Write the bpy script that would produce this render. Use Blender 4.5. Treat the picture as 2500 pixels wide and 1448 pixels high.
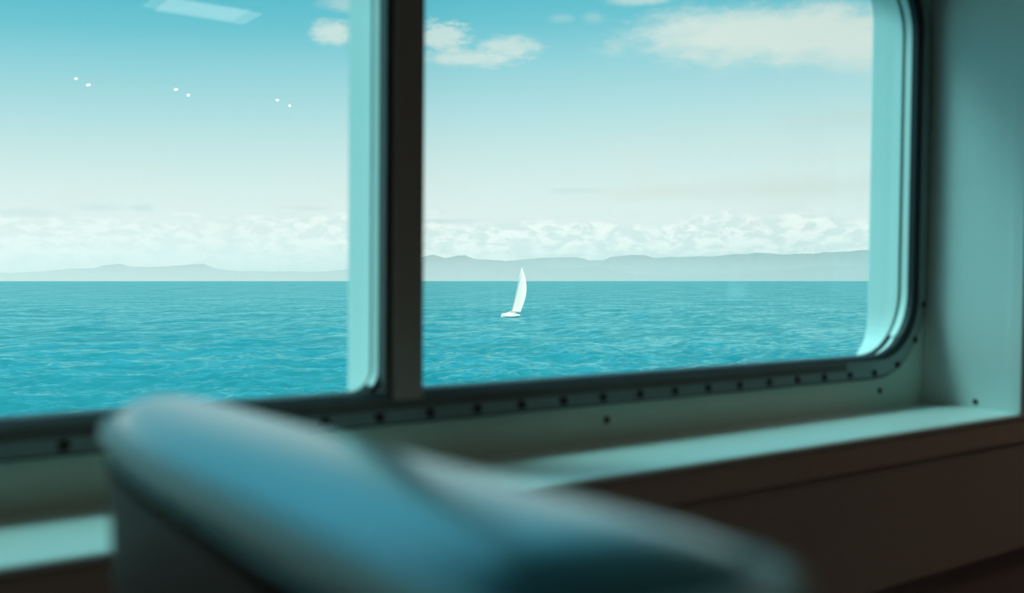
import bpy, bmesh, math, random
import numpy as np
from mathutils import Vector, Matrix

for o in list(bpy.data.objects):
    bpy.data.objects.remove(o, do_unlink=True)
scene = bpy.context.scene
C = scene.collection
random.seed(4)
rng = np.random.default_rng(11)

# ------------------------------------------------------------------ camera, sky, sun, exposure
EYE = 11.0                    # eye height above the sea, metres
S = 1.3                       # metres per cabin unit (cabin is laid out in units, eye at the origin)
YAW = math.radians(35.2)      # view direction, from the window's normal (+Y) towards the bow (+X)
PITCH = math.radians(-0.93)
FPX = 2400.0                  # focal length in pixels of the 2500 px wide frame

cam_d = bpy.data.cameras.new('camera')
cam = bpy.data.objects.new('camera', cam_d)
C.objects.link(cam)
cam.location = (0, 0, EYE)
cam.rotation_euler = (math.pi/2 + PITCH, 0, -YAW)
cam_d.sensor_width = 36.0
cam_d.lens = 36.0*FPX/2500.0
cam_d.clip_start = 0.02
cam_d.clip_end = 100000.0
cam_d.dof.use_dof = True
cam_d.dof.focus_distance = 30.0
cam_d.dof.aperture_fstop = 2.4
scene.camera = cam

scene.view_settings.view_transform = 'Standard'
scene.view_settings.look = 'None'
scene.view_settings.gamma = 1.0
scene.view_settings.use_curve_mapping = False
scene.view_settings.exposure = 0.0
scene.cycles.volume_step_rate = 1.5
scene.cycles.volume_max_steps = 24
scene.cycles.max_bounces = 8
scene.cycles.diffuse_bounces = 4
scene.cycles.use_adaptive_sampling = True
scene.cycles.adaptive_threshold = 0.03
scene.cycles.transparent_max_bounces = 16
scene.cycles.sample_clamp_indirect = 4.0
scene.cycles.use_denoising = True


def lin(r, g, b):
    def f(c):
        c /= 255.0
        return c/12.92 if c <= 0.04045 else ((c+0.055)/1.055)**2.4
    return (f(r), f(g), f(b), 1.0)


class Nodes:
    """small helper for writing shader maths"""
    def __init__(self, tree):
        self.t = tree

    def new(self, kind, **kw):
        n = self.t.nodes.new(kind)
        for k, v in kw.items():
            setattr(n, k, v)
        return n

    def put(self, sock, v):
        if isinstance(v, bpy.types.NodeSocket):
            self.t.links.new(v, sock)
        else:
            sock.default_value = v

    def math(self, op, a, b=0.0, c=0.0, clamp=False):
        n = self.new('ShaderNodeMath', operation=op, use_clamp=clamp)
        self.put(n.inputs[0], a)
        self.put(n.inputs[1], b)
        self.put(n.inputs[2], c)
        return n.outputs[0]

    def smooth(self, v, lo, hi, a=0.0, b=1.0):
        n = self.new('ShaderNodeMapRange', interpolation_type='SMOOTHSTEP')
        self.put(n.inputs[0], v)
        for i, x in enumerate((lo, hi, a, b)):
            n.inputs[1+i].default_value = x
        return n.outputs[0]

    def mix(self, f, a, b):
        n = self.new('ShaderNodeMix', data_type='RGBA')
        self.put(n.inputs[0], f)
        self.put(n.inputs[6], a)
        self.put(n.inputs[7], b)
        return n.outputs[2]

    def ramp(self, v, stops):
        n = self.new('ShaderNodeValToRGB')
        self.put(n.inputs[0], v)
        e = n.color_ramp.elements
        while len(e) < len(stops):
            e.new(0.5)
        for i, (p, c) in enumerate(stops):
            e[i].position = p
            e[i].color = c
        return n.outputs[0]

    def combine(self, x, y, z):
        n = self.new('ShaderNodeCombineXYZ')
        for i, v in enumerate((x, y, z)):
            self.put(n.inputs[i], v)
        return n.outputs[0]

    def noise(self, vec, scale, detail=4.0, rough=0.55, distort=0.0):
        n = self.new('ShaderNodeTexNoise')
        self.put(n.inputs['Vector'], vec)
        n.inputs['Scale'].default_value = scale
        n.inputs['Detail'].default_value = detail
        n.inputs['Roughness'].default_value = rough
        n.inputs['Distortion'].default_value = distort
        return n.outputs[0]


def azel(px, py):
    """azimuth (from +Y towards +X) and elevation, degrees, of a point of the view"""
    r = (px-1250)/FPX
    d = Vector((math.sin(YAW)+math.cos(YAW)*r, math.cos(YAW)-math.sin(YAW)*r, (685-py)/FPX))
    return math.degrees(math.atan2(d.x, d.y)), math.degrees(math.atan2(d.z, math.hypot(d.x, d.y)))


VEIL = 37.0
world = bpy.data.worlds.new('sky')
scene.world = world
world.use_nodes = True
wt = world.node_tree
wt.nodes.clear()
N = Nodes(wt)
tc = N.new('ShaderNodeTexCoord')
sep = N.new('ShaderNodeSeparateXYZ')
wt.links.new(tc.outputs['Generated'], sep.inputs[0])
sx, sy, sz = sep.outputs
AZ = N.math('MULTIPLY', N.math('ARCTAN2', sx, sy), 57.29578)
EL = N.math('MULTIPLY', N.math('ARCSINE', sz), 57.29578)
P = N.combine(AZ, N.math('MULTIPLY', EL, 2.2), 0.0)
# clear air: pale at the horizon, deeper and bluer higher up, a little bluer towards the left
lift = N.math('MULTIPLY', N.math('SUBTRACT', 35.0, AZ), 0.05)
lift = N.math('MINIMUM', N.math('MAXIMUM', lift, -1.0), 2.0)
low = N.smooth(EL, 0.0, 12.0)
EL2 = N.math('ADD', EL, N.math('MULTIPLY', lift, low))
air = N.ramp(N.math('DIVIDE', EL2, 90.0), [
    (0.0, lin(240, 244, 240)), (3.0/90, lin(236, 243, 240)), (5.5/90, lin(224, 239, 237)),
    (8.0/90, lin(203, 230, 231)), (10.2/90, lin(180, 221, 226)), (12.6/90, lin(150, 209, 219)),
    (14.6/90, lin(112, 195, 210)), (17.2/90, lin(78, 181, 200)), (26.0/90, lin(62, 166, 200)),
    (45.0/90, lin(125, 168, 170)), (1.0, lin(115, 152, 156))])
sky = air


def blob(px, py, wx, wy, soft=0.5, nscale=0.45, namp=0.9, power=1.0):
    """a cloud: an ellipse about a bearing and an elevation, its rim broken by noise"""
    a0, e0 = azel(px, py)
    a1, _ = azel(px+wx, py)
    _, e1 = azel(px, py-wy)
    u = N.math('DIVIDE', N.math('SUBTRACT', AZ, a0), max(0.2, a1-a0))
    v = N.math('DIVIDE', N.math('SUBTRACT', EL, e0), max(0.1, e1-e0))
    rr = N.math('ADD', N.math('MULTIPLY', u, u), N.math('MULTIPLY', v, v))
    rr = N.math('SQRT', rr)
    n = N.noise(P, nscale, 6.0, 0.6)
    rr = N.math('ADD', rr, N.math('MULTIPLY', N.math('SUBTRACT', n, 0.5), -2.0*namp))
    return N.math('MULTIPLY', N.smooth(rr, 1.0-soft, 1.0+soft, 1.0, 0.0), power)


cloud_white = lin(226, 233, 226)
for args in (
    (1930, 85, 330, 62, 0.6, 0.5, 0.9, 0.92),
    (1700, 75, 120, 45, 0.7, 0.7, 1.1, 0.6),
    (2250, 110, 260, 60, 0.5, 0.35, 0.5, 0.85),
    (1080, 92, 55, 32, 0.6, 1.3, 1.2, 0.75),
    (1150, 145, 95, 17, 0.7, 1.1, 1.0, 0.7),
    (1245, 118, 62, 24, 0.6, 1.1, 1.0, 0.7),
    (815, 82, 46, 26, 0.6, 1.1, 0.8, 0.8),
    (1370, 48, 26, 10, 0.7, 1.2, 0.6, 0.22),
    (1450, 46, 24, 12, 0.7, 1.2, 0.6, 0.22),
    (1560, 0, 75, 14, 0.7, 0.8, 0.7, 0.6),
    (850, 10, 60, 20, 0.7, 0.8, 0.7, 0.4),
):
    sky = N.mix(blob(*args), sky, cloud_white)
# thin grey-cream sheets low on the right
Pw = N.combine(N.math('MULTIPLY', AZ, 0.35), N.math('MULTIPLY', EL, 2.4), 3.0)
st = N.noise(Pw, 0.55, 6.0, 0.6)
stm = N.math('MULTIPLY', N.smooth(st, 0.46, 0.735), N.smooth(EL, 9.5, 5.5))
stm = N.math('MULTIPLY', stm, N.smooth(AZ, 36.0, 52.0, 0.25, 0.75))
sky = N.mix(stm, sky, lin(226, 230, 221))
sky = N.mix(blob(2080, 290, 130, 20, 0.8, 0.5, 0.6, 0.3), sky, lin(205, 218, 212))
sky = N.mix(blob(1950, 460, 330, 26, 0.8, 0.5, 0.6, 0.4), sky, lin(214, 224, 216))
# bank of cumulus over the coast
n1 = N.noise(N.combine(AZ, N.math('MULTIPLY', EL, 2.0), 7.0), 0.85, 8.0, 0.62, 0.3)
n2 = N.noise(N.combine(AZ, N.math('MULTIPLY', EL, 2.6), 1.0), 0.28, 5.0, 0.55)
top = N.math('ADD', EL, N.math('MULTIPLY', N.math('SUBTRACT', n2, 0.5), -3.0))
bank = N.smooth(top, 3.2, 3.8, 1.0, 0.0)
puff = N.smooth(n1, 0.43, 0.57)
bankc = N.mix(puff, lin(226, 237, 234), (1.03, 1.02, 0.98, 1))
bank = N.math('MULTIPLY', bank, N.smooth(AZ, 21.0, 30.0, 0.55, 0.95))
sky = N.mix(bank, sky, bankc)
# small grey scraps of cloud on the left
for args in ((350, 508, 26, 8, 0.6, 1.0, 0.6, 0.45), (240, 506, 60, 8, 0.8, 1.0, 0.8, 0.35),
             (60, 520, 90, 9, 0.8, 0.8, 0.8, 0.35), (1090, 540, 60, 6, 0.8, 0.8, 0.6, 0.5),
             (1400, 466, 60, 6, 0.8, 0.8, 0.6, 0.35), (740, 509, 50, 5, 0.8, 0.8, 0.6, 0.3)):
    sky = N.mix(blob(*args), sky, lin(196, 218, 217))
# the veiled sun: a broad bright patch high in the thin cloud, out of frame to the left
gu = N.math('DIVIDE', N.math('SUBTRACT', AZ, -42.0), 13.0)
gv = N.math('DIVIDE', N.math('SUBTRACT', EL, 52.0), 9.0)
g2 = N.math('ADD', N.math('MULTIPLY', gu, gu), N.math('MULTIPLY', gv, gv))
gl_ = N.math('POWER', 2.71828, N.math('MULTIPLY', g2, -1.0))
veil = N.new('ShaderNodeVectorMath', operation='SCALE')
veil.inputs[0].default_value = (0.41, 1.0, 1.0)
wt.links.new(N.math('MULTIPLY', gl_, VEIL), veil.inputs['Scale'])
gain = N.math('ADD', 1.0, N.math('MULTIPLY', N.smooth(EL, 17.0, 30.0), 1.5))
vm = N.new('ShaderNodeVectorMath', operation='SCALE')
wt.links.new(sky, vm.inputs[0])
wt.links.new(gain, vm.inputs['Scale'])
va = N.new('ShaderNodeVectorMath', operation='ADD')
wt.links.new(vm.outputs[0], va.inputs[0])
wt.links.new(veil.outputs[0], va.inputs[1])
sky = va.outputs[0]
bg = N.new('ShaderNodeBackground')
wt.links.new(sky, bg.inputs[0])
bg.inputs[1].default_value = 1.14
wo = N.new('ShaderNodeOutputWorld')
wt.links.new(bg.outputs[0], wo.inputs[0])

sun_d = bpy.data.lights.new('sun', 'SUN')
sun = bpy.data.objects.new('sun', sun_d)
C.objects.link(sun)
sun_d.energy = 5.0
sun_d.angle = math.radians(0.6)
sun_d.color = (1.0, 0.88, 0.78)
sun.location = (0, 0, 60)
# high behind the ship, so it lights the sail and the sea but not the cabin
sun.rotation_euler = Vector((-0.25, 0.75, -0.62)).to_track_quat('-Z', 'Y').to_euler()


# ------------------------------------------------------------------ materials
def principled(name, color, rough=0.5, metal=0.0, spec=0.5, bump=None, coat=0.0, coat_rough=0.1, vary=None):
    m = bpy.data.materials.new(name)
    m.use_nodes = True
    n = Nodes(m.node_tree)
    b = m.node_tree.nodes['Principled BSDF']
    b.inputs['Base Color'].default_value = color
    b.inputs['Roughness'].default_value = rough
    b.inputs['Metallic'].default_value = metal
    b.inputs['Specular IOR Level'].default_value = spec
    b.inputs['Coat Weight'].default_value = coat
    b.inputs['Coat Roughness'].default_value = coat_rough
    t = n.new('ShaderNodeTexCoord').outputs['Object']
    if vary:
        scale, amount = vary
        f = n.noise(t, scale, 5.0, 0.6)
        dark = tuple(c*(1-amount) for c in color[:3])+(1.0,)
        m.node_tree.links.new(n.mix(f, dark, color), b.inputs['Base Color'])
    if bump:
        scale, strength, dist = bump
        bn = n.new('ShaderNodeBump')
        bn.inputs['Strength'].default_value = strength
        bn.inputs['Distance'].default_value = dist
        m.node_tree.links.new(n.noise(t, scale, 3.0, 0.5), bn.inputs['Height'])
        m.node_tree.links.new(bn.outputs[0], b.inputs['Normal'])
    return m


M = {}
M['white_paint'] = principled('white_paint', (0.72, 0.76, 0.73, 1), 0.38, bump=(60, 0.05, 0.002), vary=(3.0, 0.06))
M['hull_paint'] = principled('hull_paint', (0.74, 0.76, 0.72, 1), 0.45, vary=(4.0, 0.08))
M['cream_panel'] = principled('cream_panel', (0.66, 0.76, 0.65, 1), 0.45, vary=(5.0, 0.06))
M['aluminium'] = principled('aluminium', (0.34, 0.37, 0.36, 1), 0.42, 0.75, bump=(220, 0.08, 0.001), vary=(8.0, 0.25))
M['dark_metal'] = principled('dark_metal', (0.38, 0.26, 0.23, 1), 0.5, 0.0, 0.4)
M['track'] = principled('track', (0.12, 0.11, 0.105, 1), 0.5, 0.3)
M['bolt'] = principled('bolt', (0.03, 0.025, 0.025, 1), 0.6, 0.2)
M['rubber'] = principled('rubber', (0.012, 0.014, 0.018, 1), 0.6)
M['spacer'] = principled('spacer', (0.82, 0.84, 0.78, 1), 0.5, 0.0)
M['brown_laminate'] = principled('brown_laminate', (0.60, 0.44, 0.37, 1), 0.55, spec=0.3, vary=(2.5, 0.15))
M['dark_laminate'] = principled('dark_laminate', (0.52, 0.39, 0.34, 1), 0.6, spec=0.25, vary=(2.5, 0.15))
M['kick'] = principled('kick', (0.30, 0.21, 0.21, 1), 0.7, spec=0.2)
M['carpet'] = principled('carpet', (0.30, 0.22, 0.18, 1), 0.95, spec=0.1, bump=(300, 0.5, 0.004), vary=(20, 0.3))
M['ceiling'] = principled('ceiling', (0.62, 0.56, 0.50, 1), 0.8)
M['room_wall'] = principled('room_wall', (0.30, 0.22, 0.17, 1), 0.7)
M['seat_vinyl'] = principled('seat_vinyl', (0.002, 0.15, 0.22, 1), 0.34, spec=0.9, coat=1.0, coat_rough=0.25, bump=(500, 0.05, 0.001))
M['seat_vinyl'].node_tree.nodes['Principled BSDF'].inputs['Coat IOR'].default_value = 2.1
M['seat_rim_sheen'] = principled('seat_rim_sheen', (0.46, 0.76, 0.74, 1), 0.45, spec=0.6)  # pale colour standing for the sky's reflection on the seat rim
M['seat_shell'] = principled('seat_shell', (0.10, 0.085, 0.08, 1), 0.5)
M['seat_leg'] = principled('seat_leg', (0.2, 0.2, 0.2, 1), 0.4, 0.8)
M['sailcloth'] = principled('sailcloth', (0.97, 0.84, 0.77, 1), 0.7)
M['gelcoat'] = principled('gelcoat', (0.85, 0.82, 0.76, 1), 0.35)
M['spar'] = principled('spar', (0.55, 0.55, 0.52, 1), 0.4, 0.5)
M['jacket'] = principled('jacket', (0.55, 0.16, 0.10, 1), 0.8)
M['skin'] = principled('skin', (0.55, 0.33, 0.24, 1), 0.6)
M['rock'] = principled('rock', (0.16, 0.19, 0.16, 1), 0.95, spec=0.1, vary=(0.002, 0.4))


def emission(name, color, strength):
    m = bpy.data.materials.new(name)
    m.use_nodes = True
    b = m.node_tree.nodes['Principled BSDF']
    b.inputs['Base Color'].default_value = (0.8, 0.8, 0.8, 1)
    b.inputs['Emission Color'].default_value = color
    b.inputs['Emission Strength'].default_value = strength
    return m


M['diffuser'] = emission('diffuser', (1.0, 0.86, 0.72, 1), 3.8)
M['bulb'] = emission('bulb', (1.0, 0.93, 0.84, 1), 500.0)


def glass_material():
    m = bpy.data.materials.new('window_glass')
    m.use_nodes = True
    t = m.node_tree
    t.nodes.clear()
    n = Nodes(t)
    tr = n.new('ShaderNodeBsdfTransparent')
    tr.inputs[0].default_value = (0.965, 0.985, 0.98, 1)
    gl = n.new('ShaderNodeBsdfGlossy')
    gl.inputs['Roughness'].default_value = 0.0
    ge = n.new('ShaderNodeNewGeometry')
    dt = n.new('ShaderNodeVectorMath', operation='DOT_PRODUCT')
    t.links.new(ge.outputs['Normal'], dt.inputs[0])
    t.links.new(ge.outputs['Incoming'], dt.inputs[1])
    ca = n.math('SUBTRACT', 1.0, n.math('ABSOLUTE', dt.outputs['Value']), clamp=True)
    fr = n.math('ADD', n.math('MULTIPLY', n.math('POWER', ca, 5.0), 0.97), 0.018)
    mx = n.new('ShaderNodeMixShader')
    t.links.new(fr, mx.inputs[0])
    t.links.new(tr.outputs[0], mx.inputs[1])
    t.links.new(gl.outputs[0], mx.inputs[2])
    # dried salt smudge on the pane and a very thin film of dirt
    df = n.new('ShaderNodeBsdfTranslucent')
    df.inputs[0].default_value = (0.9, 0.9, 0.9, 1)
    geo = n.new('ShaderNodeNewGeometry')
    q = n.new('ShaderNodeSeparateXYZ')
    t.links.new(geo.outputs['Position'], q.inputs[0])
    u = n.math('DIVIDE', n.math('SUBTRACT', q.outputs[0], SMUDGE[0]), 0.020)
    v = n.math('DIVIDE', n.math('SUBTRACT', q.outputs[2], SMUDGE[1]), 0.026)
    rr = n.math('SQRT', n.math('ADD', n.math('MULTIPLY', u, u), n.math('MULTIPLY', v, v)))
    nz = n.noise(geo.outputs['Position'], 60.0, 3.0, 0.6)
    rr = n.math('ADD', rr, n.math('MULTIPLY', n.math('SUBTRACT', nz, 0.5), 2.0))
    f = n.math('ADD', n.smooth(rr, 0.2, 1.3, 0.08, 0.0), 0.012)
    m2 = n.new('ShaderNodeMixShader')
    t.links.new(f, m2.inputs[0])
    t.links.new(mx.outputs[0], m2.inputs[1])
    t.links.new(df.outputs[0], m2.inputs[2])
    out = n.new('ShaderNodeOutputMaterial')
    t.links.new(m2.outputs[0], out.inputs[0])
    return m


# ------------------------------------------------------------------ cabin frame of reference
ROLL = math.radians(0.84)     # the ship heels a little
PIVOT = Vector((0, 1.2, -0.15))


def ship(v):
    """cabin units -> world metres, with the ship's heel"""
    x, y, z = v
    dy, dz = y-PIVOT.y, z-PIVOT.z
    y2 = PIVOT.y + dy*math.cos(ROLL) - dz*math.sin(ROLL)
    z2 = PIVOT.z + dy*math.sin(ROLL) + dz*math.cos(ROLL)
    return Vector((S*x, S*y2, EYE+S*z2))


SMUDGE = (ship((1.13*1.2, 1.2, -0.02)).x, ship((0, 1.2, -0.019)).z)
M['glass'] = glass_material()


class MB:
    """collects faces, then links them as one mesh object"""
    def __init__(self, xf=ship):
        self.v, self.f, self.xf = [], [], xf

    def add(self, verts, faces):
        b = len(self.v)
        self.v += [tuple(p) for p in verts]
        self.f += [tuple(i+b for i in f) for f in faces]
        return self

    def box(self, x0, x1, y0, y1, z0, z1):
        p = [(x, y, z) for x in (x0, x1) for y in (y0, y1) for z in (z0, z1)]
        return self.add(p, [(0, 1, 3, 2), (4, 6, 7, 5), (0, 4, 5, 1), (2, 3, 7, 6), (0, 2, 6, 4), (1, 5, 7, 3)])

    def loft(self, loops, closed=True, caps=False):
        n = len(loops[0])
        pts = [p for l in loops for p in l]
        faces = []
        for k in range(len(loops)-1):
            for i in range(n if closed else n-1):
                j = (i+1) % n
                faces.append((k*n+i, k*n+j, (k+1)*n+j, (k+1)*n+i))
        if caps:
            faces.append(tuple(range(n))[::-1])
            faces.append(tuple((len(loops)-1)*n+i for i in range(n)))
        return self.add(pts, faces)

    def tube(self, path, radius, seg=10, caps=True):
        loops = []
        path = [Vector(p) for p in path]
        rad = radius if isinstance(radius, (list, tuple)) else [radius]*len(path)
        for i, p in enumerate(path):
            d = (path[min(i+1, len(path)-1)] - path[max(i-1, 0)]).normalized()
            a = d.cross(Vector((0, 0, 1)) if abs(d.z) < 0.9 else Vector((1, 0, 0))).normalized()
            b = d.cross(a)
            loops.append([p + rad[i]*(math.cos(t)*a+math.sin(t)*b) for t in
                          [2*math.pi*k/seg for k in range(seg)]])
        return self.loft(loops, caps=caps)

    def build(self, name, mat, parent=None, bevel=0.0, smooth=False, origin=None, seg=2):
        pts = [self.xf(p) if self.xf else Vector(p) for p in self.v]
        o_ = Vector(origin) if origin is not None else Vector((0, 0, 0))
        if parent is not None:
            o_ = Vector(parent.matrix_world.translation) if parent.parent is None else Vector(parent['base'])
        me = bpy.data.meshes.new(name)
        me.from_pydata([p-o_ for p in pts], [], self.f)
        me.update()
        bm = bmesh.new()
        bm.from_mesh(me)
        bmesh.ops.remove_doubles(bm, verts=bm.verts, dist=1e-6)
        bmesh.ops.recalc_face_normals(bm, faces=bm.faces)
        bm.to_mesh(me)
        bm.free()
        ob = bpy.data.objects.new(name, me)
        C.objects.link(ob)
        if parent is not None:
            ob.parent = parent
        else:
            ob.location = o_
        ob['base'] = tuple(o_)
        me.materials.append(mat)
        if smooth:
            for p in me.polygons:
                p.use_smooth = True
        if bevel:
            md = ob.modifiers.new('bevel', 'BEVEL')
            md.width = bevel
            md.segments = seg
            md.limit_method = 'ANGLE'
        return ob


def structure(o):
    o['kind'] = 'structure'
    return o


def empty(name, loc):
    o = bpy.data.objects.new(name, None)
    C.objects.link(o)
    o.location = loc
    o.empty_display_size = 0.1
    bpy.context.view_layer.update()
    return o


def tag(o, label, cat, group=None):
    o['label'] = label
    o['category'] = cat
    if group:
        o['group'] = group
    return o


def rloop(x0, x1, z0, z1, r, y, n=12):
    """rounded rectangle in the wall's plane; r = radii (bottom left, bottom right, top right, top left)"""
    pts = []
    for (cx, cz, rad, a0) in ((x0+r[0], z0+r[0], r[0], 180), (x1-r[1], z0+r[1], r[1], 270),
                              (x1-r[2], z1-r[2], r[2], 0), (x0+r[3], z1-r[3], r[3], 90)):
        for k in range(n+1):
            a = math.radians(a0+90*k/n)
            pts.append((cx+rad*math.cos(a), y, cz+rad*math.sin(a)))
    return pts


# ------------------------------------------------------------------ the hull wall and its window
ZB, ZT = -0.153, 0.640            # glazing, bottom and top
XL0, XL1 = -0.560, 0.6276         # left pane
XR0, XR1 = 0.684, 1.870           # right pane
FLOOR, CEIL = -0.885, 0.96
YH = 1.2335                       # hull plate, inner face
YO = 1.310                        # hull plate, outer face
XM = 0.656
RL = (0.13, 0.030, 0.030, 0.13)
RR = (0.009, 0.13, 0.13, 0.009)
ROL = (0.12, 0.02, 0.02, 0.12)
ROR = (0.02, 0.12, 0.12, 0.02)
E = (1e-5,)*4

hull = MB()
for (x0, x1, a, b, ro) in ((XL0, XL1, -6.0, XM, ROL), (XR0, XR1, XM, 6.5, ROR)):
    zb = -0.188
    hull.loft([rloop(a, b, -2.2, 1.6, E, YH), rloop(x0, x1, zb, ZT+0.03, ro, YH),
               rloop(x0, x1, zb-0.004, ZT+0.03, ro, YO-0.006), rloop(x0-0.006, x1+0.006, zb-0.010, ZT+0.036, ro, YO),
               rloop(a, b, -2.2, 1.6, E, YO)])
structure(hull.build('wall_front', M['hull_paint']))

# painted panel round the window, inside the recess
XRV = 1.915                       # right side of the recess
XLV = -0.605
panel = MB()
panel.loft([rloop(XLV, XRV, -0.262, 0.735, E, 1.2), rloop(XL0-0.03, XR1+0.03, ZB-0.03, ZT+0.03, (0.15,)*4, 1.2),
            rloop(XL0-0.03, XR1+0.03, ZB-0.03, ZT+0.03, (0.15,)*4, YH-0.001)])
pn = structure(panel.build('trim_1', M['cream_panel']))


def disc(x, y, z, r, depth, axis='y', n=14):
    m = MB()
    rings = []
    for (dd, rr) in ((0, r), (depth*0.6, r), (depth, r*0.65)):
        ring = []
        for k in range(n):
            a = 2*math.pi*k/n
            if axis == 'y':
                ring.append((x+rr*math.cos(a), y-dd, z+rr*math.sin(a)))
            else:
                ring.append((x-dd, y+rr*math.cos(a), z+rr*math.sin(a)))
        rings.append(ring)
    m.loft(rings, caps=True)
    return m


for (x, z) in ((1.033, -0.224), (1.763, -0.224)):
    disc(x, 1.2, z, 0.0062, 0.003).build('screw', M['bolt'], pn)

win = empty('window_1', ship((XM, 1.2, ZB-0.044)))
structure(win)
fr = MB()
rb = (0.17, 0.17, 0.17, 0.17)
ri = (0.13, 0.13, 0.13, 0.13)
x0, x1 = XL0, XR1
fr.loft([rloop(x0-0.040, x1+0.040, ZB-0.0440, ZT+0.044, rb, 1.2),
         rloop(x0-0.038, x1+0.038, ZB-0.0415, ZT+0.0415, rb, 1.1905),
         rloop(x0-0.035, x1+0.035, ZB-0.0385, ZT+0.0385, rb, 1.1885),
         rloop(x0-0.0072, x1+0.0072, ZB-0.0072, ZT+0.0072, ri, 1.1885)])
frame = fr.build('window_frame', M['aluminium'], win)
lip = MB()
lip.loft([rloop(x0-0.0072, x1+0.0072, ZB-0.0072, ZT+0.0072, ri, 1.1885),
          rloop(x0, x1, ZB, ZT, ri, 1.1985),
          rloop(x0, x1, ZB, ZT, ri, 1.2050)])
lip.build('inner_lip', M['rubber'], win)
ed = MB()  # shadow line between flange and panel, put in as a dark ring
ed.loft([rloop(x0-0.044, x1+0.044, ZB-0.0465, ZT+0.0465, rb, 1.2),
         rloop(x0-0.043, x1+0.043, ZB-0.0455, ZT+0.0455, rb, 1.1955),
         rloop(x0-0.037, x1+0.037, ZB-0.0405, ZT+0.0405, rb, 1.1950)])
ed.build('edge_shadow', M['rubber'], win)
tk = MB().box(-0.42, 1.636, 1.1865, 1.1886, ZB-0.0235, ZB-0.0085)
tk.build('track', M['track'], win, bevel=0.001)
mul = MB()
mul.box(XL1+0.012, XR0, 1.1835, 1.2045, ZB-0.010, ZT+0.01)
mul.box(XL1+0.0062, XR0-0.0062, 1.2045, 1.2335, ZB-0.010, ZT+0.01)
mul.build('mullion', M['dark_metal'], win, bevel=0.002)
MB().box(XL1, XL1+0.012, 1.1905, 1.2044, ZB-0.006, ZT+0.01).build(
    'mullion_edge', M['track'], win, bevel=0.001)

# bolts along the lower flange, round the corners
path_r = 0.150
zb, xr, xl = -0.1855, 1.8945, -0.5845


def bolt_at(s):
    """position at arc length s to the right of x = 0 on the lower flange"""
    xc = xr-path_r
    if s <= xc:
        return s, zb
    th = (s-xc)/path_r
    return xc+path_r*math.sin(th), zb+path_r*(1-math.cos(th))


for k in range(-14, 17):
    x, z = bolt_at(0.6984+0.0792*k)
    if x < xl+0.14:
        continue
    disc(x, 1.1885, z, 0.0068, 0.0035).build('bolt', M['bolt'], win)

for side, (x0, x1, rad) in enumerate(((XL0, XL1, RL), (XR0, XR1, RR))):
    # inner lip, seals, bright spacer between the two sheets of glass
    g = MB()
    for (ya, yb) in ((1.2045, 1.2110), (1.2270, 1.2335)):
        g.loft([rloop(x0-0.006, x1+0.006, ZB-0.006, ZT+0.006, rad, ya), rloop(x0, x1, ZB, ZT, rad, ya),
                rloop(x0, x1, ZB, ZT, rad, yb), rloop(x0-0.006, x1+0.006, ZB-0.006, ZT+0.006, rad, yb)])
    p = MB()
    p.loft([rloop(x0-0.004, x1+0.004, ZB-0.004, ZT+0.004, rad, y) for y in (1.2095, 1.2115)], caps=True)
    pane = p.build('glass_pane', M['glass'], win)
    # outer sheet, very slightly out of parallel
    q = MB()
    xc = (x0+x1)/2

    def sk(pts):
        return [(a, b-0.0040*(c-0.2)+0.0060*(a-xc), c) for a, b, c in pts]
    q.loft([sk(rloop(x0-0.004, x1+0.004, ZB-0.004, ZT+0.004, rad, y)) for y in (1.2285, 1.2305)], caps=True)
    q.build('outer_glass', M['glass'], pane)
    g.build('gasket', M['rubber'], pane)
    s = MB()

    def up(pts, n=12):
        # leave out the lower run: start in the lower right corner and end in the lower left one
        k = n+1+n//2
        return (pts[k:]+pts[:n//2+1])
    s.loft([up(rloop(x0-0.003, x1+0.003, ZB-0.003, ZT+0.003, rad, 1.2115)), up(rloop(x0, x1, ZB, ZT, rad, 1.2118)),
            up(rloop(x0, x1, ZB, ZT, rad, 1.2262)), up(rloop(x0-0.003, x1+0.003, ZB-0.003, ZT+0.003, rad, 1.2268))], closed=False)
    s.build('spacer', M['spacer'], pane)
    d = MB()
    d.box(x0+rad[0], x1-rad[1], 1.2115, 1.2268, ZB-0.003, ZB)
    d.build('lower_spacer', M['rubber'], pane)

# ------------------------------------------------------------------ recess, sill and the wall below
YF = 0.99
sill = MB()
prof = [(YF, -0.2655), (YF, -0.2600), (YF+0.003, -0.2572), (YF+0.008, -0.2565), (1.139, -0.2565), (1.146, -0.2600),
        (1.2, -0.2600), (1.2, -0.2655)]
sill.loft([[(x, y, z) for (y, z) in prof] for x in (XLV, XRV)], caps=True)
sl = structure(sill.build('trim_2', M['white_paint']))
apron = MB().box(-6, 6.5, YF+0.003, 1.2, -0.313, -0.2655)
structure(apron.build('trim_3', M['brown_laminate'], bevel=0.002))
rv = MB()
rv.box(XRV, XRV+0.03, YF, 1.2, -0.2655, 0.735)
rv.box(XRV-0.0025, XRV, YF, 1.0165, -0.2565, 0.735)
rvo = structure(rv.build('trim_4', M['white_paint'], bevel=0.0015))
disc(XRV, 1.083, -0.244, 0.0055, 0.003, axis='x').build('screw', M['bolt'], rvo)
structure(MB().box(XLV-0.03, XLV, YF, 1.2, -0.2655, 0.735).build('trim_5', M['white_paint']))
structure(MB().box(XLV-0.03, XRV+0.03, YF, 1.2, 0.735, 0.765).build('trim_6', M['white_paint']))
lin_ = MB()
lin_.box(-6, XLV-0.03, YF, YF+0.03, -0.2655, CEIL)
lin_.box(XRV+0.03, 6.5, YF, YF+0.03, -0.2655, CEIL)
lin_.box(XLV-0.03, XRV+0.03, YF, YF+0.03, 0.765, CEIL)
structure(lin_.build('wall_lining', M['white_paint']))
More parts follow.
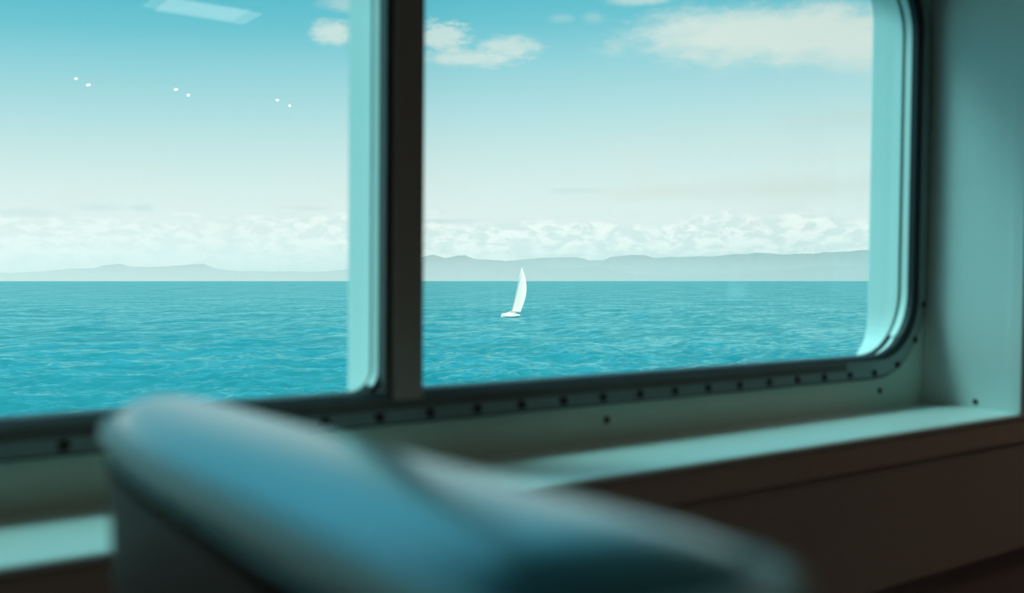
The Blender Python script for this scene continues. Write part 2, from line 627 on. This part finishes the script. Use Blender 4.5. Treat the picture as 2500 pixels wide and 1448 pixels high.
structure(MB().box(-6, 6.5, YF+0.008, YF+0.05, -0.527, -0.3145).build('wall_dado', M['dark_laminate'], bevel=0.002))
structure(MB().box(-6, 6.5, YF+0.026, YF+0.06, FLOOR, -0.529).build('baseboard_front', M['kick']))
structure(MB().box(-6, 6.5, -5.0, YH, FLOOR-0.05, FLOOR).build('floor', M['carpet']))
structure(MB().box(-6, 6.5, -5.0, YH, CEIL, CEIL+0.05).build('ceiling', M['ceiling']))
structure(MB().box(-6, 6.5, -5.05, -5.0, FLOOR, CEIL).build('wall_back', M['room_wall']))
structure(MB().box(-6.05, -6, -5.0, YH, FLOOR, CEIL).build('wall_left', M['room_wall']))
structure(MB().box(6.5, 6.55, -5.0, YH, FLOOR, CEIL).build('wall_right', M['room_wall']))

# ------------------------------------------------------------------ ceiling lights of the cabin (seen as reflections in the glass), two added fill panels
root = empty('ceiling_light', ship((1.16, -1.15, CEIL)))
tag(root, 'rectangular ceiling light panel mirrored as a pale streak in the left pane', 'ceiling light')
MB().box(0.98, 1.35, -1.28, -1.03, CEIL-0.02, CEIL).build('housing', M['aluminium'], root, bevel=0.004)
MB().box(1.0, 1.33, -1.25, -1.06, CEIL-0.024, CEIL-0.019).build('diffuser', M['diffuser'], root)

for cx, where in ((-1.7, 'nearest the left end of the cabin'), (2.7, 'nearest the right end of the cabin')):  # unseen panels, added as fill light for the dark interior
    root = empty('ceiling_light', ship((cx, 0.45, CEIL)))
    tag(root, 'added fill light panel beside the window wall, the one '+where, 'ceiling light', 'added fill light panels beside the window')
    MB().box(cx-0.45, cx+0.45, 0.30, 0.60, CEIL-0.02, CEIL).build('housing', M['aluminium'], root, bevel=0.004)
    MB().box(cx-0.42, cx+0.42, 0.33, 0.57, CEIL-0.024, CEIL-0.019).build('diffuser', M['diffuser'], root)

for (cx, cy, where) in ((1.16, -3.07, 'left-hand'), (1.67, -3.05, 'middle'), (2.25, -3.03, 'right-hand')):
    root = empty('downlight', ship((cx, cy, CEIL)))
    tag(root, 'small round ceiling spotlight mirrored as the '+where+' pair of bright dots in the left pane', 'spotlight',
        'ceiling spotlights mirrored in the glass')
    rg = MB()
    rg.loft([[(cx+r_*math.cos(2*math.pi*i/20), cy+r_*math.sin(2*math.pi*i/20), CEIL-d_) for i in range(20)]
             for (r_, d_) in ((0.030, 0.0), (0.030, 0.004), (0.026, 0.006), (0.020, 0.003), (0.018, 0.0))])
    rg.build('trim_ring', M['aluminium'], root, smooth=True)
    bb = MB()
    bb.loft([[(cx+r_*math.cos(2*math.pi*i/12), cy+r_*math.sin(2*math.pi*i/12), CEIL-d_) for i in range(12)]
             for (r_, d_) in ((0.0065, 0.0), (0.0065, 0.004), (0.004, 0.007), (0.0005, 0.008))])
    bb.build('bulb', M['bulb'], root, smooth=True)

# ------------------------------------------------------------------ the seat in front of the camera
ZS = -0.0585
seat = empty('ferry_seat', ship((0.16, 0.38, FLOOR)))
tag(seat, 'blurred glossy blue-grey ferry seat back in front of the window wall', 'seat')


def smooth_closed(pts, n):
    """Catmull-Rom through a closed list of 2D points"""
    out = []
    m = len(pts)
    for i in range(m):
        p0, p1, p2, p3 = (Vector(pts[(i+k-1) % m]) for k in range(4))
        for k in range(n):
            t = k/n
            out.append(0.5*((2*p1)+(-p0+p2)*t+(2*p0-5*p1+4*p2-p3)*t*t+(-p0+3*p1-3*p2+p3)*t**3))
    return out


plan = [(0.112, 0.20), (0.112, 0.34), (0.113, 0.46), (0.122, 0.54), (0.142, 0.60), (0.170, 0.632), (0.194, 0.625),
        (0.207, 0.575), (0.207, 0.44), (0.207, 0.32), (0.207, 0.20), (0.203, 0.164), (0.182, 0.148),
        (0.142, 0.150), (0.118, 0.165)]
outline = smooth_closed(plan, 6)


def spine(p):
    y = min(0.575, max(0.205, p.y))
    return Vector((0.157, y))


def seat_ring(s, z, lean=0.0):
    out = []
    for p in outline:
        q = p+(spine(p)-p)*s
        # the top rises slightly towards the aisle end
        out.append((q.x+lean, q.y, z+(0.6-q.y)*0.028*max(0.0, 1-(ZS-z)/0.2)))
    return out


def crown(s, H=0.024, n=2.3):
    return ZS - H*(1-(1-(1-s)**n)**(1/n))


ss = [0, 0.01, 0.03, 0.06, 0.1, 0.16, 0.24, 0.34, 0.46, 0.6, 0.75, 0.9, 1.0]
cush = MB()
cush.loft([seat_ring(s, crown(s)) for s in ss])
cush.build('headrest', M['seat_vinyl'], seat, smooth=True)
sheen_tube = MB()  # pale tube added as the bright reflected band along the rim
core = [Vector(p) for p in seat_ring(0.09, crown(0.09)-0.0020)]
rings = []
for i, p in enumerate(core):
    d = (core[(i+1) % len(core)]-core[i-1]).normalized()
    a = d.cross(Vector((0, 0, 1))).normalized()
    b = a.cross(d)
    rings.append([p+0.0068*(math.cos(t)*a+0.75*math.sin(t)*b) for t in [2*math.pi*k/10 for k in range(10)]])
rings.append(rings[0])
sheen_tube.loft(rings)
sheen_tube.build('rim_sheen', M['seat_rim_sheen'], seat, smooth=True)
sh = MB()
loops = []
for (z, lean, grow) in ((ZS-0.024, 0, 0.0), (ZS-0.12, 0.004, 0.0), (ZS-0.25, 0.02, 0.02), (ZS-0.40, 0.045, 0.05),
                        (ZS-0.50, 0.06, 0.06)):
    loops.append([(x, y, z) for (x, y, _) in seat_ring(-grow, z, lean)])
sh.loft(loops, caps=False)
sh.add(loops[-1], [tuple(range(len(loops[-1])))])
sh.build('backrest', M['seat_shell'], seat, smooth=True)
cu = MB()
cu.loft([[(0.20+a, y, z) for (a, z) in ((0, ZS-0.52), (0.03, ZS-0.475), (0.36, ZS-0.46), (0.41, ZS-0.49), (0.40, ZS-0.55), (0, ZS-0.57))]
         for y in (0.17, 0.60)], caps=True)
cu.build('seat_cushion', M['seat_vinyl'], seat, bevel=0.02, smooth=True, seg=3)
for yy in (0.21, 0.56):
    MB().tube([(0.24, yy, FLOOR), (0.24, yy, ZS-0.56)], 0.015).build('leg', M['seat_leg'], seat, smooth=True)
    MB().tube([(0.50, yy, FLOOR), (0.50, yy, ZS-0.55)], 0.015).build('leg', M['seat_leg'], seat, smooth=True)

# ------------------------------------------------------------------ the sea
def sea_material():
    m = bpy.data.materials.new('sea_water')
    m.use_nodes = True
    t = m.node_tree
    n = Nodes(t)
    t.nodes.clear()
    body = n.new('ShaderNodeBsdfDiffuse')
    body.inputs[0].default_value = (0.001, 0.135, 0.168, 1)
    gloss = n.new('ShaderNodeBsdfGlossy')
    gloss.inputs[0].default_value = (0.52, 1.0, 1.0, 1)
    gloss.inputs['Roughness'].default_value = 0.08
    mixer = n.new('ShaderNodeMixShader')
    t.links.new(body.outputs[0], mixer.inputs[1])
    t.links.new(gloss.outputs[0], mixer.inputs[2])
    out = n.new('ShaderNodeOutputMaterial')
    t.links.new(mixer.outputs[0], out.inputs[0])
    geo = n.new('ShaderNodeNewGeometry')
    pos = geo.outputs['Position']
    mp = n.new('ShaderNodeMapping')
    mp.inputs['Rotation'].default_value = (0, 0, math.radians(28))
    mp.inputs['Scale'].default_value = (0.45, 1.0, 1.0)
    t.links.new(pos, mp.inputs[0])
    v = mp.outputs[0]
    h = n.math('ADD', n.math('MULTIPLY', n.noise(v, 0.9, 5.0, 0.6), 0.55), n.math('MULTIPLY', n.noise(v, 0.12, 4.0, 0.6), 2.6))
    bu = n.new('ShaderNodeBump')
    bu.inputs['Strength'].default_value = 0.35
    bu.inputs['Distance'].default_value = 1.0
    t.links.new(h, bu.inputs['Height'])
    t.links.new(bu.outputs[0], body.inputs['Normal'])
    t.links.new(bu.outputs[0], gloss.inputs['Normal'])
    dt = n.new('ShaderNodeVectorMath', operation='DOT_PRODUCT')
    t.links.new(bu.outputs[0], dt.inputs[0])
    t.links.new(geo.outputs['Incoming'], dt.inputs[1])
    ca = n.math('SUBTRACT', 1.0, n.math('ABSOLUTE', dt.outputs['Value']), clamp=True)
    # a rough sea never turns into a full mirror at grazing angles
    fac = n.math('MINIMUM', n.math('ADD', n.math('MULTIPLY', n.math('POWER', ca, 5.0), 1.15), 0.0), 0.50)
    # wind patches: where the surface is ruffled it mirrors less
    gust = n.math('ADD', n.math('MULTIPLY', n.noise(v, 0.50, 4.0, 0.65), 1.0), n.math('MULTIPLY', n.noise(v, 0.05, 4.0, 0.6), 0.6))
    fac = n.math('MULTIPLY', fac, n.smooth(gust, 0.62, 0.98, 0.25, 1.45))
    t.links.new(fac, mixer.inputs[0])
    return m


M['sea'] = sea_material()


def build_sea():
    az = np.radians(np.linspace(-18, 74, 1900))
    inv = np.linspace(1/40.0, 1/2600.0, 760)
    d = 1/inv
    A, D = np.meshgrid(az, d)
    X = D*np.sin(A)
    Y = D*np.cos(A)
    Z = np.zeros_like(X)
    DX = np.zeros_like(X)
    DY = np.zeros_like(X)
    dd = np.abs(np.gradient(D, axis=0))
    wind = math.radians(118)          # waves travel across the view, slightly towards the ship
    K = 90
    lam = np.exp(rng.uniform(math.log(0.5), math.log(4.5), K))
    lam[:14] = np.exp(rng.uniform(math.log(6.0), math.log(30.0), 14))
    th = wind + rng.normal(0, 0.62, K)
    ph = rng.uniform(0, 2*math.pi, K)
    slope = 0.40*math.sqrt(2.0/K)
    for l, t_, p in zip(lam, th, ph):
        k = 2*math.pi/l
        amp = slope/k*(1.0 if l < 6 else 0.42)
        w = np.clip((l/(2.2*dd))-1.0, 0, 1)
        ang = k*(X*math.cos(t_)+Y*math.sin(t_))+p
        Z += amp*w*np.cos(ang)
        DX -= 0.7*amp*w*math.cos(t_)*np.sin(ang)
        DY -= 0.7*amp*w*math.sin(t_)*np.sin(ang)
    edge = np.clip((A-az[0])/0.03, 0, 1)*np.clip((az[-1]-A)/0.03, 0, 1)*np.clip((2600-D)/900, 0, 1)*np.clip((D-40)/6, 0, 1)
    co = np.stack([X+DX*edge, Y+DY*edge, Z*edge], -1).reshape(-1, 3)
    nr, nc = X.shape
    idx = np.arange(nr*nc).reshape(nr, nc)
    q = np.stack([idx[:-1, :-1], idx[1:, :-1], idx[1:, 1:], idx[:-1, 1:]], -1).reshape(-1, 4)
    verts = [co]
    quads = [q[:, ::-1]]
    base = nr*nc
    # flat water for the rest: behind, beneath and out to the horizon

    def patch(azs, ds):
        nonlocal base
        A2, D2 = np.meshgrid(azs, ds)
        c2 = np.stack([D2*np.sin(A2), D2*np.cos(A2), np.zeros_like(A2)], -1).reshape(-1, 3)
        r2, k2 = A2.shape
        i2 = np.arange(r2*k2).reshape(r2, k2)+base
        verts.append(c2)
        quads.append(np.stack([i2[:-1, :-1], i2[:-1, 1:], i2[1:, 1:], i2[1:, :-1]], -1).reshape(-1, 4)[:, ::-1])
        base += r2*k2
    patch(az[::20].tolist()+[az[-1]], [0.5, 10, 40])
    patch(np.concatenate([az[::5], [az[-1]]]), [2600, 6000, 15000, 60000])
    patch(np.linspace(az[-1], az[0]+2*math.pi, 60), [0.5, 40, 400, 2600, 15000, 60000])
    co = np.concatenate(verts)
    qu = np.concatenate(quads).astype(np.int32)
    me = bpy.data.meshes.new('sea')
    me.vertices.add(len(co))
    me.vertices.foreach_set('co', co.astype(np.float32).ravel())
    me.loops.add(qu.size)
    me.loops.foreach_set('vertex_index', qu.ravel())
    me.polygons.add(len(qu))
    me.polygons.foreach_set('loop_start', np.arange(0, qu.size, 4, dtype=np.int32))
    me.polygons.foreach_set('use_smooth', np.ones(len(qu), dtype=bool))
    me.update(calc_edges=True)
    me.validate()
    me.materials.append(M['sea'])
    o = bpy.data.objects.new('sea', me)
    C.objects.link(o)
    o['kind'] = 'structure'
    return o


build_sea()


# ------------------------------------------------------------------ the far coast
def ridge(name, dist, pts, seed, depth=5000.0):
    r_ = np.random.default_rng(seed)
    xs = np.array([p[0] for p in pts], float)
    ys = np.array([685-p[1] for p in pts], float)
    n = 260
    px = np.linspace(xs[0], xs[-1], n)
    hh = np.interp(px, xs, ys)
    for f, a in ((0.012, 1.0), (0.03, 0.8), (0.07, 0.5), (0.15, 0.3)):
        hh = hh + a*np.sin(px*f*r_.uniform(0.8, 1.2)+r_.uniform(0, 6))
    hh = np.maximum(hh, 0.5)
    m = MB(xf=None)
    loops = []
    for (dd, hf) in ((-0.5, 0.0), (-0.34, 0.22), (-0.2, 0.5), (-0.08, 0.82), (0, 1.0), (0.12, 0.7), (0.5, 0.0)):
        loop = []
        for i in range(n):
            r = (px[i]-1250)/FPX
            D = (dist+dd*depth*(1+0.25*math.sin(i*0.35+seed+dd*9)))/math.hypot(1, r)
            z = EYE*(hf > 0) + hf*hh[i]/FPX*dist/math.hypot(1, r)*(1+(0.16*math.sin(i*0.8+dd*30+seed)+0.1*math.sin(i*1.9+dd*50) if 0 < hf < 1 else 0))
            loop.append((D*(math.sin(YAW)+math.cos(YAW)*r), D*(math.cos(YAW)-math.sin(YAW)*r), z-2*(hf == 0)))
        loops.append(loop)
    m.loft(loops, closed=False)
    return m.build(name, M['rock'], smooth=True)


r1 = ridge('coast_mountain_range', 30000, [
    (-900, 668), (-500, 655), (-200, 664), (0, 667), (110, 664), (160, 657), (235, 653), (250, 646), (295, 644), (320, 651), (400, 650),
    (470, 645), (500, 645), (520, 656), (560, 660), (590, 662), (650, 664), (760, 664), (850, 658), (940, 640), (1018, 630),
    (1055, 622), (1090, 631), (1125, 621), (1160, 633), (1220, 636), (1250, 643), (1290, 643), (1330, 653), (1390, 655),
    (1450, 651), (1500, 658), (1560, 668), (1640, 672), (1720, 669), (1800, 668), (1880, 662), (1950, 655), (2040, 650),
    (2120, 648), (2300, 640), (2600, 650), (3000, 640)], 3)
tag(r1, 'hazy blue mountain coast with twin peaks just right of the dark mullion', 'mountains')
r2 = ridge('inland_mountain_range', 42000, [
    (600, 672), (900, 660), (1180, 648), (1280, 634), (1360, 628), (1410, 629), (1440, 636), (1475, 636), (1490, 628), (1530, 622),
    (1570, 621), (1600, 628), (1660, 627), (1730, 627), (1780, 622), (1850, 618), (1920, 623), (1970, 620), (2040, 614),
    (2120, 610), (2300, 600), (2600, 610), (3000, 600)], 8)
tag(r2, 'paler range of mountains behind the coast, rising towards the right', 'mountains')

# sea haze lying between the ship and the coast
hz = MB(xf=None)


def polar(az_, d, z):
    a = math.radians(az_)
    return (d*math.sin(a), d*math.cos(a), z)


hz.loft([[polar(a, d, z) for (d, z) in ((15000, -1), (15000, 2200), (25500, 2200), (25500, -1))] for a in range(-40, 121, 8)], caps=True)
haze = hz.build('sea_haze', M['rock'])
haze['kind'] = 'stuff'
tag(haze, 'pale sea haze lying between the water and the far mountains', 'haze')
hm = bpy.data.materials.new('haze')
hm.use_nodes = True
hm.node_tree.nodes.clear()
hn = Nodes(hm.node_tree)
vs = hn.new('ShaderNodeVolumeScatter')
vs.inputs['Color'].default_value = (0.93, 0.91, 1.0, 1)
vs.inputs['Anisotropy'].default_value = -0.3
g_ = hn.new('ShaderNodeNewGeometry')
q_ = hn.new('ShaderNodeSeparateXYZ')
hm.node_tree.links.new(g_.outputs['Position'], q_.inputs[0])
dn = hn.math('MULTIPLY', hn.math('POWER', 2.71828, hn.math('DIVIDE', q_.outputs[2], -450.0)), 2.6e-4)
hm.node_tree.links.new(dn, vs.inputs['Density'])
ho = hn.new('ShaderNodeOutputMaterial')
hm.node_tree.links.new(vs.outputs[0], ho.inputs['Volume'])
haze.data.materials.clear()
haze.data.materials.append(hm)
hz = MB(xf=None)
hz.loft([[polar(a, d, z) for (d, z) in ((34500, -1), (34500, 2200), (38000, 2200), (38000, -1))] for a in range(-40, 121, 8)], caps=True)
haze = hz.build('sea_haze', hm)
haze['kind'] = 'stuff'
tag(haze, 'thin haze hanging between the coast and the mountains behind it', 'haze')


# ------------------------------------------------------------------ the sailing yacht
def sea_point(px, py):
    r = (px-1250)/FPX
    t = EYE*FPX/(py-685)
    return Vector((t*(math.sin(YAW)+math.cos(YAW)*r), t*(math.cos(YAW)-math.sin(YAW)*r), 0))


B0 = sea_point(1250, 772)
away = B0.normalized()
right = Vector((away.y, -away.x, 0))
heading = (-away*0.86 - right*0.50).normalized()   # the bow points towards the ship and to the left
side = Vector((-heading.y, heading.x, 0))          # the side she heels to
yacht = empty('sailing_yacht', B0)
tag(yacht, 'white sailing yacht heeling to the right on the open sea', 'sailboat')
HEEL = math.radians(15)


def boat(v):
    """boat axes (forward, leeward, up) heeled to leeward -> world"""
    f, s, u = v
    s2 = s*math.cos(HEEL)+u*math.sin(HEEL)
    u2 = -s*math.sin(HEEL)+u*math.cos(HEEL)
    return B0 + heading*f + side*s2 + Vector((0, 0, u2))


hl = MB(xf=boat)
loops = []
for i in range(17):
    t = i/16
    f = -3.2+10.0*t
    w = 1.5*(1-max(0, (t-0.42)/0.58)**2.2)*(0.72+0.28*min(1, t/0.42))
    w = max(w, 0.03)
    sheer = 0.62+0.30*max(0, t-0.3)**2
    keel = -0.40*(1-(2*t-1)**2)-0.05
    loops.append([(f, -w, sheer), (f, -w*0.96, 0.3), (f, -w*0.6, keel*0.6), (f, 0, keel),
                  (f, w*0.6, keel*0.6), (f, w*0.96, 0.3), (f, w, sheer)])
hl.loft(loops, caps=True)
hl.build('boat_hull', M['gelcoat'], yacht)
ck = MB(xf=boat)
ck.loft([[(f, -w, 0.55), (f, -w*0.8, 0.62+h), (f, w*0.8, 0.62+h), (f, w, 0.55)]
         for (f, w, h) in ((0.2, 0.9, 0.45), (0.5, 0.9, 0.60), (2.6, 0.75, 0.45), (3.8, 0.4, 0.08))], caps=True)
ck.build('cabin', M['gelcoat'], yacht)
hd = MB(xf=boat)
hd.loft([[(f, 0.95*math.cos(a), 1.0+h*math.sin(a)) for a in [math.pi*k/8 for k in range(9)]]
         for (f, h) in ((-0.3, 0.75), (0.3, 0.80), (0.75, 0.3))], closed=False)
sp = hd.build('spray_hood', M['sailcloth'], yacht, smooth=True)
sp.modifiers.new('thickness', 'SOLIDIFY').thickness = 0.03
MB(xf=boat).tube([(1.2, 0, 0.7), (1.2, 0, 8), (0.9, 0, 15.6)], [0.10, 0.09, 0.05]).build('mast', M['spar'], yacht, smooth=True)
# mainsail: straight luff on the mast, full rounded leech falling off to leeward
ml = MB(xf=boat)
L0, L1 = Vector((1.1, 0.05, 1.5)), Vector((0.85, 0.03, 15.45))
foot = Vector((-2.6, 1.75, 0.0))
loops = []
for j in range(29):
    v = j/28
    a = L0.lerp(L1, v)
    chord = foot*(1-v)**0.9 + Vector((-1.0, 1.35, 0))*math.sin(math.pi*v)**1.0*(0.75+0.35*v)
    row = []
    for i in range(13):
        u = i/12
        row.append(a+chord*u+Vector((0.25, 0.9, 0))*0.14*chord.length*math.sin(math.pi*u**0.8))
    loops.append(row)
ml.loft(loops, closed=False)
mo = ml.build('mainsail', M['sailcloth'], yacht, smooth=True)
mo.modifiers.new('thickness', 'SOLIDIFY').thickness = 0.02
MB(xf=boat).tube([(1.1, 0, 1.42), (-1.5, 1.75, 1.45)], 0.06).build('boom', M['spar'], yacht, smooth=True)
MB(xf=boat).tube([(6.6, 0, 0.8), (0.9, 0, 14.8)], 0.010, seg=6).build('forestay', M['spar'], yacht, smooth=True)
